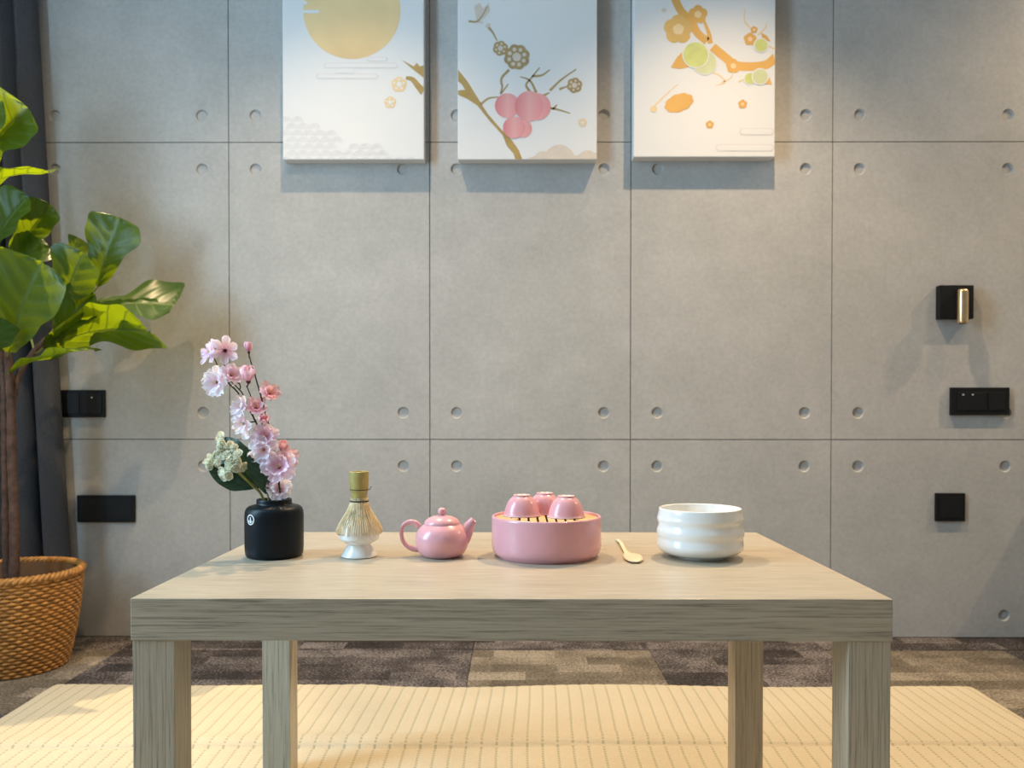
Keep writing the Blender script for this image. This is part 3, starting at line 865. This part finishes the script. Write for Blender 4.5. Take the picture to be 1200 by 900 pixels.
def petal_geo(ruffle, cupd, wid, seed, nu=8, nv=7, scale=1.0, flip=0):
    rnd = random.Random(seed); p1, p2 = rnd.uniform(0, 6), rnd.uniform(0, 6)
    vs, fs = [], []
    for i in range(nu+1):
        u = i/nu
        w = wid*0.5*(0.14+0.95*math.sin(PI*min(1, u*0.62+0.03))**1.1)*(1 if u < .86 else 1-0.42*((u-.86)/.14)**2)
        for j in range(nv+1):
            v = -1+2*j/nv
            x = u*(1-0.07*abs(v)**2.2)+ruffle*0.35*u*u*math.cos(v*5+p1)*.5
            if u > 0.85: x -= 0.05*math.exp(-(v/0.22)**2)
            z = cupd*(u*u*0.8)+0.16*v*v*u+ruffle*u*u*math.sin(v*6.5+p2)
            vs.append(Vector((x*scale, v*w*scale, z*scale)))
    for i in range(nu):
        for j in range(nv):
            a = i*(nv+1)+j; fs.append((a, a+nv+1, a+nv+2, a+1))
    return vs, fs
PETAL = {}
for cname in PM:
    for kind_, (rf, cd, wd) in {'flat': (0.08, 0.10, 0.68), 'ruf': (0.13, 0.26, 0.80), 'cup': (0.06, 0.75, 0.95), 'slim': (0.04, 0.10, 0.54)}.items():
        vs, fs = petal_geo(rf, cd, wd, hash_ := sum(map(ord, cname+kind_)))
        me = bpy.data.meshes.new('petal'); me.from_pydata([tuple(v) for v in vs], [], fs); me.update()
        me.polygons.foreach_set('use_smooth', [True]*len(me.polygons)); me.materials.append(PM[cname])
        PETAL[cname, kind_] = me
def frame(n, roll=0.0):
    n = Vector(n).normalized(); q = n.to_track_quat('Z', 'Y').to_matrix().to_4x4()
    return q @ Matrix.Rotation(roll, 4, 'Z')
def blossom(parent, pos, face, r, col, style='ruf', layers=((5, 1.0, 0.15), ), stem_from=None, dark=False, roll=None):
    """pos is local to parent; layers: (count, size, tilt up)"""
    roll = random.uniform(0, 6) if roll is None else roll
    vs, fs = [], []
    # receptacle and stamens
    pr = [(0.0, -0.30*r), (0.10*r, -0.28*r), (0.20*r, -0.10*r), (0.16*r, 0.0), (0.06*r, 0.03*r), (0, 0.03*r)]
    v_, f_ = lathe_geo(pr, 10); vs = [Vector(v) for v in v_]; fs = list(f_)
    b = mesh('blossom', vs, fs, M['calyx'], parent, True)
    b.matrix_local = Matrix.Translation(pos) @ frame(face, roll)
    vs, fs = [], []
    for k in range(9):
        a = 2*PI*k/9+random.uniform(-.2, .2); l = r*random.uniform(.26, .42)
        d = Vector((math.cos(a)*.45, math.sin(a)*.45, 1)).normalized()
        tube_geo([Vector((0, 0, 0)), d*l*.6, d*l], [0.00025, 0.00025, 0.0006], 5, vs, fs)
    mesh('stamens', vs, fs, M['calyx'] if dark else M['stamen'], b, True)
    for li, (cnt, sz, tilt) in enumerate(layers):
        for k in range(cnt):
            o = link('petal', PETAL[col, style], None, b)
            a = 2*PI*(k+.5*li)/cnt+random.uniform(-.12, .12)
            o.matrix_local = Matrix.Rotation(a, 4, 'Z') @ Matrix.Translation((0.05*r, 0, 0)) @ Matrix.Rotation(-(tilt+random.uniform(-.15, .15)), 4, 'Y') @ Matrix.Diagonal((r*sz*random.uniform(.88, 1.14), r*sz, r*sz, 1))
    return b
FY = vc.y
def P3(px, py, dy=0.0, o=None):
    q = at(px, py, FY+dy); return q-Vector(o) if o is not None else q
def branch(label, paths, flowers):
    t = empty('blossom_branch', (vc.x, vc.y, TZ+0.012), label, 'flower branch', None)
    o = t.location
    for pth, r0, r1 in paths:
        pts = crv([P3(x, y, d, o) for x, y, d in pth], 8*(len(pth)-1))
        pts = [p+Vector((random.uniform(-1, 1), random.uniform(-1, 1), 0))*0.0003 for p in pts]
        n = len(pts)-1
        tube('twig', pts, [r0+(r1-r0)*i/n for i in range(n+1)], M['bark'], t, 8)
    for (px, py, d, face, rpx, col, st, lay, dk, foot) in flowers:
        pos = P3(px, py, d, o)
        b = blossom(t, pos, face, rpx*kx*1.22, col, st, lay, dark=dk)
        if foot:
            f = P3(foot[0], foot[1], foot[2] if len(foot) > 2 else 0, o)
            nrm = Vector(face).normalized()
            tube('pedicel', crv([f, (f+pos)/2-nrm*.003, pos-nrm*rpx*kx*.26], 8), 0.0010, M['bark'], t, 6)
    return t
random.seed(21)
zb_ = TZ+0.02
DBL = ((6, 1.0, .10), (5, .78, .50)); SGL = ((6, 1.0, .12),); CUP = ((5, 1.0, .75), (4, .7, 1.1)); FIVE = ((5, 1.0, .15), (4, .75, .60))
branch('leaning twig of pale pink cherry blossoms, forked at its tip',
    [([(326, 640, .005), (321, 588, 0), (313, 540, 0), (304, 505, 0), (296, 487, .0), (286, 470, .0)], .0019, .0013),
     ([(286, 470, 0), (277, 458, .0), (266, 447, .0), (258, 436, .0), (254, 426, .002), (250, 418, .003)], .0013, .0009),
     ([(286, 470, 0), (284, 461, .0), (276, 452, .0), (268, 443, .003), (262, 425, .006)], .0011, .0008),
     ([(296, 487, 0), (297, 476, .003), (293, 462, .004), (289, 452, .004)], .0010, .0008)],
    [(247, 413, -.004, (-.55, -.65, .2), 12.5, 'pale', 'slim', DBL, False, (250, 418)),
     (264, 411, -.008, (.15, -1, -.05), 14, 'pale', 'slim', SGL, True, (262, 424)),
     (254, 448, -.006, (-.35, -.9, .0), 15, 'white', 'ruf', DBL, False, (262, 446)),
     (271, 440, -.004, (.5, -.6, .45), 11, 'pale', 'ruf', FIVE, False, (270, 448)),
     (291, 446, -.003, (.1, -.55, .8), 12, 'pink', 'cup', CUP, False, (289, 454)),
     (279, 448, -.002, (-.7, -.2, .6), 7, 'white', 'slim', FIVE, False, (281, 456)),
     (283, 477, -.006, (-.5, -.7, .4), 11.5, 'white', 'ruf', DBL, False, (292, 481)),
     (300, 478, -.006, (.25, -.7, .6), 11, 'pink', 'ruf', FIVE, False, (296, 487)),
     (286, 496, -.010, (-.5, -.8, -.15), 14, 'white', 'flat', FIVE, False, (299, 494)),
     (309, 493, -.006, (.35, -.8, .3), 10, 'salmon', 'cup', CUP, False, (303, 503)),
     (311, 512, -.010, (.1, -.9, .3), 13, 'pale', 'ruf', DBL, False, (306, 512)),
     (309, 527, -.014, (-.05, -1, -.12), 15, 'white', 'flat', DBL, False, (311, 535))])
branch('upright twig of pink cherry blossoms ending in a closed bud',
    [([(331, 640, -.006), (329, 588, -.01), (325, 552, -.008), (319, 515, -.006), (312, 488, -.004), (305, 462, -.004), (299, 440, -.004), (294, 424, -.004), (292, 417, -.004)], .0017, .0009)],
    [(291.5, 412, -.004, (-.05, -.15, 1), 7.5, 'pink', 'cup', ((6, 1.0, .95), (4, .8, 1.25)), False, (292, 419)),
     (316, 461, -.004, (.45, -.7, .5), 11.5, 'salmon', 'ruf', FIVE, False, (307, 468)),
     (330, 528, -.002, (.3, -.4, .8), 8.5, 'salmon', 'cup', CUP, False, (323, 538)),
     (337, 537, -.006, (.6, -.7, .3), 11, 'pink', 'ruf', FIVE, False, (325, 548)),
     (327, 548, -.016, (.02, -.9, .45), 16.5, 'pale', 'ruf', DBL, False, (327, 562)),
     (319, 563, -.004, (-.5, -.5, .1), 9, 'salmon', 'flat', FIVE, False, (327, 566)),
     (328, 574, -.006, (.2, -.8, .3), 13, 'white', 'ruf', FIVE, False, (328, 583))])
# leafy sprig with cream florets
def leafmat(name, col, back, trans, gloss, vein=0.25):
    m, nt, b = nm(name)
    uv = nt.nodes.new('ShaderNodeUVMap'); uv.uv_map = 'UVMap'
    sep = nt.nodes.new('ShaderNodeSeparateXYZ'); nt.links.new(uv.outputs[0], sep.inputs[0])
    u, v = sep.outputs[0], mth(nt, 'ABSOLUTE', mth(nt, 'SUBTRACT', sep.outputs[1], 0.5))
    mid = mth(nt, 'LESS_THAN', v, 0.018)
    side = mth(nt, 'LESS_THAN', mth(nt, 'ABSOLUTE', mth(nt, 'SUBTRACT', mth(nt, 'FRACT', mth(nt, 'SUBTRACT', mth(nt, 'MULTIPLY', u, 6.0), mth(nt, 'MULTIPLY', v, 3.4))), 0.5)), 0.06)
    ve = mth(nt, 'MULTIPLY', mth(nt, 'MAXIMUM', mid, mth(nt, 'MULTIPLY', side, 0.7)), vein)
    n = noise(nt, coord(nt), 22, 4)
    c = ramp(nt, n, [(0.3, tuple(q*.75 for q in col)), (0.7, tuple(q*1.2 for q in col))])
    geo = nt.nodes.new('ShaderNodeNewGeometry').outputs['Backfacing']
    c = mixc(nt, geo, c, back)
    cs = mixc(nt, ve, c, (0.30, 0.40, 0.12))
    nt.links.new(cs, b.inputs['Base Color'])
    b.inputs['Roughness'].default_value = gloss; b.inputs['Specular IOR Level'].default_value = 0.35
    tr = nt.nodes.new('ShaderNodeBsdfTranslucent')
    ct = mixc(nt, mth(nt, 'MINIMUM', mth(nt, 'MULTIPLY', ve, 3.2), 0.9), trans, (0.05, 0.09, 0.01))
    nt.links.new(ct, tr.inputs[0])
    mx = nt.nodes.new('ShaderNodeMixShader'); mx.inputs[0].default_value = 0.30
    nt.links.new(b.outputs[0], mx.inputs[1]); nt.links.new(tr.outputs[0], mx.inputs[2])
    nt.links.new(mx.outputs[0], nt.nodes['Material Output'].inputs[0])
    return m
M['leaf'] = leafmat('fiddle_leaf', (0.012, 0.046, 0.006), (0.022, 0.06, 0.010), (0.42, 0.62, 0.005), 0.36)
M['dark_leaf'] = leafmat('dark_bluish_leaf', (0.012, 0.045, 0.030), (0.03, 0.07, 0.05), (0.03, 0.07, 0.02), 0.4, 0.12)
M['stalk'] = simple('green_stalk', (0.22, 0.24, 0.06), 0.5, var=0.2)
def interp(tab, u):
    for (a, x), (b, y) in zip(tab, tab[1:]):
        if u <= b: return x+(y-x)*(u-a)/(b-a)
    return tab[-1][1]
FIDDLE = crv([(0, .05, 0), (.08, .26, 0), (.22, .46, 0), (.40, .60, 0), (.58, .84, 0), (.76, .99, 0), (.91, 1.0, 0), (.98, .78, 0), (1.0, .30, 0)], 40)
OVATE = crv([(0, .04, 0), (.12, .45, 0), (.35, .95, 0), (.55, 1.0, 0), (.75, .78, 0), (.9, .42, 0), (1, .03, 0)], 40)
def leaf(name, parent, base, tip, nrm, width, mat, shape, bend=0.05, fold=0.15, wavy=0.03, seed=0, twist=0.0):
    rnd = random.Random(seed); a1, a2 = rnd.uniform(0, 6), rnd.uniform(0, 6)
    base, tip = Vector(base), Vector(tip); L = (tip-base).length
    t = (tip-base)/L; n = Vector(nrm); n = (n-t*n.dot(t)).normalized(); s = n.cross(t)
    tab = [(q.x, max(q.y, 0.01)) for q in shape]
    nu, nv = 30, 14
    vs, fs, uv = [], [], []
    for i in range(nu+1):
        u = i/nu; w = width/2*interp(tab, u)
        for j in range(nv+1):
            v = -1+2*j/nv
            e = w*(1+wavy*1.2*math.sin(u*17+a1+(2 if v > 0 else 0)))
            vein = 0.022*L*abs(math.sin(PI*(u*6-abs(v)*1.7)))*(1-abs(v)**3)*min(1, 4*abs(v))
            z = bend*L*math.sin(PI*u)+fold*w*abs(v)**1.3+wavy*L*0.6*abs(v)**2*math.sin(u*12+a2+(1.5 if v > 0 else 0))+vein
            ss = v*e; tw = twist*(u-.5)
            vs.append(base+t*(u*L)+s*(ss*math.cos(tw)-z*math.sin(tw))+n*(z*math.cos(tw)+ss*math.sin(tw)))
            uv.append((u, j/nv))
    for i in range(nu):
        for j in range(nv):
            a = i*(nv+1)+j; fs.append((a, a+1, a+nv+2, a+nv+1))
    o = mesh(name, vs, fs, mat, parent, True)
    ul = o.data.uv_layers.new(name='UVMap')
    idx = [0]*len(o.data.loops); o.data.loops.foreach_get('vertex_index', idx)
    fl = []
    for i in idx: fl += uv[i]
    ul.data.foreach_set('uv', fl)
    return o
sprig = empty('floret_sprig', (vc.x, vc.y, TZ+0.012), 'sprig of cream floret clusters with broad dark green leaves in the vase', 'flower sprig')
so = sprig.location
for pth, r0 in (([(318, 640, -.004), (308, 586, -.008), (296, 570, -.010), (283, 558, -.012), (274, 548, -.012), (268, 538, -.012)], .0013),
                ([(320, 640, .003), (309, 584, -.004), (290, 562, -.006), (272, 545, -.004), (262, 530, -.002), (262, 518, .0)], .0012),
                ([(280, 555, -.011), (262, 550, -.010), (249, 546, -.008)], .0008), ([(272, 545, -.004), (260, 538, -.006), (254, 532, -.006)], .0008),
                ([(322, 640, -.004), (314, 582, -.008), (308, 560, .0), (304, 549, .004)], .0013)):
    pts = crv([P3(x, y, d, so) for x, y, d in pth], 8*(len(pth)-1))
    tube('stem', pts, r0, M['stalk'], sprig, 8)
leaf('leaf', sprig, P3(297, 573, -.004, so), P3(243, 546, -.012, so), (-.25, -.75, .6), 27*kx, M['dark_leaf'], OVATE, -0.06, 0.12, 0.02, 1)
leaf('leaf', sprig, P3(304, 572, .010, so), P3(264, 512, .016, so), (-.1, -1, .05), 40*kx, M['dark_leaf'], OVATE, 0.10, 0.10, 0.02, 2)
leaf('leaf', sprig, P3(312, 579, -.012, so), P3(294, 524, -.004, so), (.45, -.9, .1), 25*kx, M['dark_leaf'], OVATE, 0.10, 0.30, 0.02, 3)
M['floret'] = simple('cream_floret', (0.86, 0.84, 0.66), 0.6, var=0.12, scale=3)
def floret_mesh():
    vs, fs = [], []
    rnd = random.Random(4)
    for c_ in range(4):
        c0 = Vector((rnd.uniform(-.5, .5), rnd.uniform(-.5, .5), rnd.uniform(0, .5)))
        nrm = Vector((c0.x, c0.y, .7)).normalized(); fr = frame(nrm, rnd.uniform(0, 6)).to_3x3()
        for li, (cnt, sz, tilt) in enumerate(((5, .62, .3), (4, .45, .9))):
            for k in range(cnt):
                v_, f_ = petal_geo(0.05, 0.4, 0.95, rnd.randint(0, 999), 4, 4)
                m_ = Matrix.Rotation(2*PI*(k+.5*li)/cnt, 3, 'Z') @ Matrix.Rotation(-tilt, 3, 'Y')
                b0 = len(vs)
                vs += [c0+fr @ (m_ @ (v*sz)) for v in v_]; fs += [tuple(b0+i for i in f) for f in f_]
    me = bpy.data.meshes.new('floret'); me.from_pydata([tuple(v) for v in vs], [], fs); me.update()
    me.polygons.foreach_set('use_smooth', [True]*len(me.polygons)); me.materials.append(PM['cream'])
    return me
FM = floret_mesh()
random.seed(9)
for (px, py, d, r) in ((262, 514, 0, 6.5), (267, 525, -.002, 6), (257, 529, -.006, 6), (250, 534, -.006, 5), (246, 546, -.008, 5.5), (258, 538, -.008, 6), (265, 535, -.010, 5.5), (275, 527, -.006, 5), (271, 541, -.013, 6), (281, 535, -.012, 6.5), (266, 554, -.014, 7), (275, 549, -.015, 6.5), (282, 546, -.013, 5.5), (306, 549, .004, 5.5), (308, 556, .003, 5)):
    o = link('floret', FM, None, sprig)
    o.matrix_local = Matrix.Translation(P3(px, py, d, so)) @ frame((random.uniform(-.6, .2), -1, random.uniform(-.1, .7)), random.uniform(0, 6)) @ Matrix.Diagonal((r*kx*1.6, r*kx*1.6, r*kx*1.6, 1))

# ------------------------------------------------------------------ fiddle-leaf fig in its basket
M['rattan'] = simple('golden_rattan', (0.43, 0.205, 0.05), 0.45, var=0.35, scale=70, bmp=0.2)
M['rattan_dark'] = simple('dark_basket_lining', (0.07, 0.035, 0.012), 0.8, var=0.2)
M['soil'] = simple('brown_coir', (0.06, 0.035, 0.02), 0.95, var=0.5, scale=120, bmp=1.0)
M['trunk'] = simple('fig_bark', (0.12, 0.065, 0.045), 0.8, var=0.35, scale=60, bmp=0.6)
PY = 2.165
kp = PY/F_PX
pc = at(13, 672, PY); pc.z = 0.0
zrim = at(13, 667, PY).z
Rr, Rb = 75.5*kp, 57*kp
basket = empty('wicker_basket', pc, 'golden woven wicker basket holding the potted fig', 'basket')
def br(z):
    t = z/zrim; return Rb+(Rr-Rb)*(t**0.85)+0.004*math.sin(PI*t)
vs, fs = [], []
nst = 34; nrow = 27
for i in range(nrow):
    z = 0.006+(zrim-0.022)*i/(nrow-1)
    n = nst*6; ph = PI*(i % 2)
    pts = [Vector(((br(z)+0.0030*math.cos(nst*a+ph))*math.cos(a), (br(z)+0.0030*math.cos(nst*a+ph))*math.sin(a), z+0.0008*math.sin(3*a+i))) for a in (2*PI*k/n for k in range(n))]
    tube_geo(pts, 0.0047, 5, vs, fs, closed=True, ref=(0, 0, 1))
o = mesh('woven_side', vs, fs, M['rattan'], basket, True); o['kind'] = 'stuff'
vs, fs = [], []
for k in range(nst*2):
    a = 2*PI*k/(nst*2)
    pts = [Vector(((br(z)-0.0005)*math.cos(a), (br(z)-0.0005)*math.sin(a), z)) for z in (0.003, zrim*.3, zrim*.6, zrim-.008)]
    tube_geo(pts, 0.0022, 5, vs, fs)
o = mesh('stakes', vs, fs, M['rattan'], basket, True); o['kind'] = 'stuff'
vs, fs = [], []
for s_ in range(3):                     # plaited rim
    n = 240
    pts = []
    for k in range(n):
        a = 2*PI*k/n; b_ = 26*a+2*PI*s_/3
        rr_ = Rr-0.002+0.0055*math.cos(b_); pts.append(Vector((rr_*math.cos(a), rr_*math.sin(a), zrim-0.006+0.0055*math.sin(b_))))
    tube_geo(pts, 0.0062, 6, vs, fs, closed=True, ref=(0, 0, 1))
mesh('rim', vs, fs, M['rattan'], basket, True)
lathe('lining', [(0, .004), (Rb-.008, .004), (br(zrim*.5)-.009, zrim*.5), (Rr-.012, zrim-.008), (Rr-.014, zrim-.008), (br(zrim*.5)-.011, zrim*.5), (Rb-.011, .006), (0, .006)], M['rattan_dark'], basket, 48)
plant = empty('fiddle_leaf_fig', (pc.x, pc.y, 0), 'tall fiddle-leaf fig with glossy broad leaves beside the curtain', 'plant')
po = plant.location
random.seed(2)
zs_ = zrim-0.05
lathe('soil', [(br(zs_)-.013, zs_-.02), (br(zs_)-.013, zs_-.004), (.08, zs_+.004), (0, zs_+.006)], M['soil'], plant, 40)
def Q(px, py, dy=0.0): return at(px, py, PY+dy)-po
def bark(name, pth, r0, r1):
    pts = crv([Q(*p) for p in pth], 10*(len(pth)-1)); n = len(pts)-1
    return tube(name, pts, [r0+(r1-r0)*i/n+0.0008*math.sin(i*1.7) for i in range(n+1)], M['trunk'], plant, 10)
bark('trunk', [(16, 705, 0), (17, 620, 0), (14, 540, .004), (13, 480, .004), (10, 430, .0), (5, 380, 0), (0, 320, .01), (-12, 240, .02), (-18, 170, .02)], .0135, .007)
bark('trunk', [(8, 705, .012), (7, 620, .014), (6, 540, .012), (5, 480, .01), (4, 440, .012), (-4, 400, .02), (-20, 340, .03)], .0105, .007)
bark('trunk', [(13, 480, .004), (22, 440, .02), (40, 412, .05), (60, 392, .07), (78, 372, .08), (95, 350, .09)], .009, .005)
LV = [  # base (px,py,dy), tip, normal, width px, bend, fold, stalk foot
    ((-20, 196, -.02), (33, 126, -.06), (.1, -1, .15), 74, .10, .30, (-16, 200, .02)),
    ((-34, 190, -.04), (4, 118, -.10), (-.2, -1, .3), 70, .10, .25, (-17, 190, .02)),
    ((-32, 232, -.02), (58, 203, -.05), (.05, -.22, 1), 70, .10, .15, (-14, 235, .02)),
    ((-6, 306, -.01), (34, 231, -.06), (-.15, -1, .35), 58, .10, .35, (-4, 290, .015)),
    ((14, 303, .05), (60, 240, .02), (.55, -.75, .3), 40, .08, .45, (-3, 300, .012)),
    ((-14, 338, .05), (58, 290, .07), (.1, -.8, .6), 56, .08, .2, (-2, 320, .01)),
    ((11, 412, -.02), (50, 306, -.15), (.22, -1, .10), 84, .06, .30, (8, 418, 0)),
    ((-16, 420, -.06), (2, 372, -.13), (.5, -.8, .1), 40, .06, .2, (5, 400, 0)),
    ((72, 374, .05), (98, 296, -.03), (.1, -.95, .25), 64, .06, .12, (70, 382, .075)),
    ((114, 336, .10), (140, 255, .09), (.05, -.98, .15), 68, .04, .10, (98, 352, .09)),
    ((100, 366, .09), (205, 358, .06), (.0, -.55, .80), 100, .06, .15, (86, 363, .085)),
    ((50, 408, .03), (172, 388, -.04), (.10, .50, .84), 92, .09, .10, (40, 414, .05)),
    ((60, 392, .10), (128, 372, .16), (-.2, .5, .85), 60, .05, .15, (58, 394, .07)),
    ((10, 436, -.01), (104, 410, -.08), (.05, -.14, 1), 60, .04, .10, (11, 440, 0)),
    ((70, 330, .12), (91, 278, .14), (1, -.25, 0), 34, .05, .2, (80, 368, .08)),
    ((30, 370, .10), (62, 318, .12), (.3, -.9, .1), 56, .05, .2, (40, 410, .05)),
    ((62, 398, .03), (112, 345, .00), (.25, -.85, .45), 54, .06, .25, (52, 402, .06)),
    ((4, 336, .03), (48, 284, .01), (.0, -.9, .45), 58, .06, .25, (0, 330, .012)),
    ((-30, 380, .02), (-90, 300, -.05), (.0, -.9, .4), 80, .06, .15, (-14, 360, .02)),
    ((-40, 300, .0), (-110, 220, -.05), (.2, -.8, .5), 80, .08, .15, (-12, 300, .02)),
    ((-40, 150, .0), (-80, 60, .0), (.2, -.9, .3), 74, .08, .15, (-18, 175, .02)),
]
for i, (b, t, n, w, bd, fo, ft) in enumerate(LV):
    lf = leaf('leaf', plant, Q(*b), Q(*t), n, w*kp, M['leaf'], FIDDLE, bd, fo, 0.05, 30+i)
    f = Q(*ft); bb = Q(*b)
    tube('leaf_stalk', crv([f, (f+bb)/2+Vector((0, 0, -.004)), bb], 8), 0.0028, M['stalk'], lf, 8)

# ------------------------------------------------------------------ added unseen cabinet right of the view, casts the slanted wall shadow
blocker = empty('shadow_blocker', (2.20, W-0.27, 0), 'added unseen cabinet shape casting the slanted shadow on the concrete wall', 'shadow blocker')
box('carcass', -0.45, 0.45, -0.25, 0.25, 0.06, 0.78, M['oak_x'], blocker, bev=0.002)
box('plinth', -0.42, 0.42, -0.22, 0.25, 0.0, 0.06, M['black_plastic'], blocker)
for s_ in (-1, 1):
    o = box('door', s_*.2225-.2205, s_*.2225+.2205, -0.268, -0.2505, 0.075, 0.765, M['oak_z'], blocker, bev=0.0015)
    box('handle', s_*.03-.005, s_*.03+.005, -0.285, -0.268, 0.40, 0.52, M['black_plastic'], o, bev=0.002)
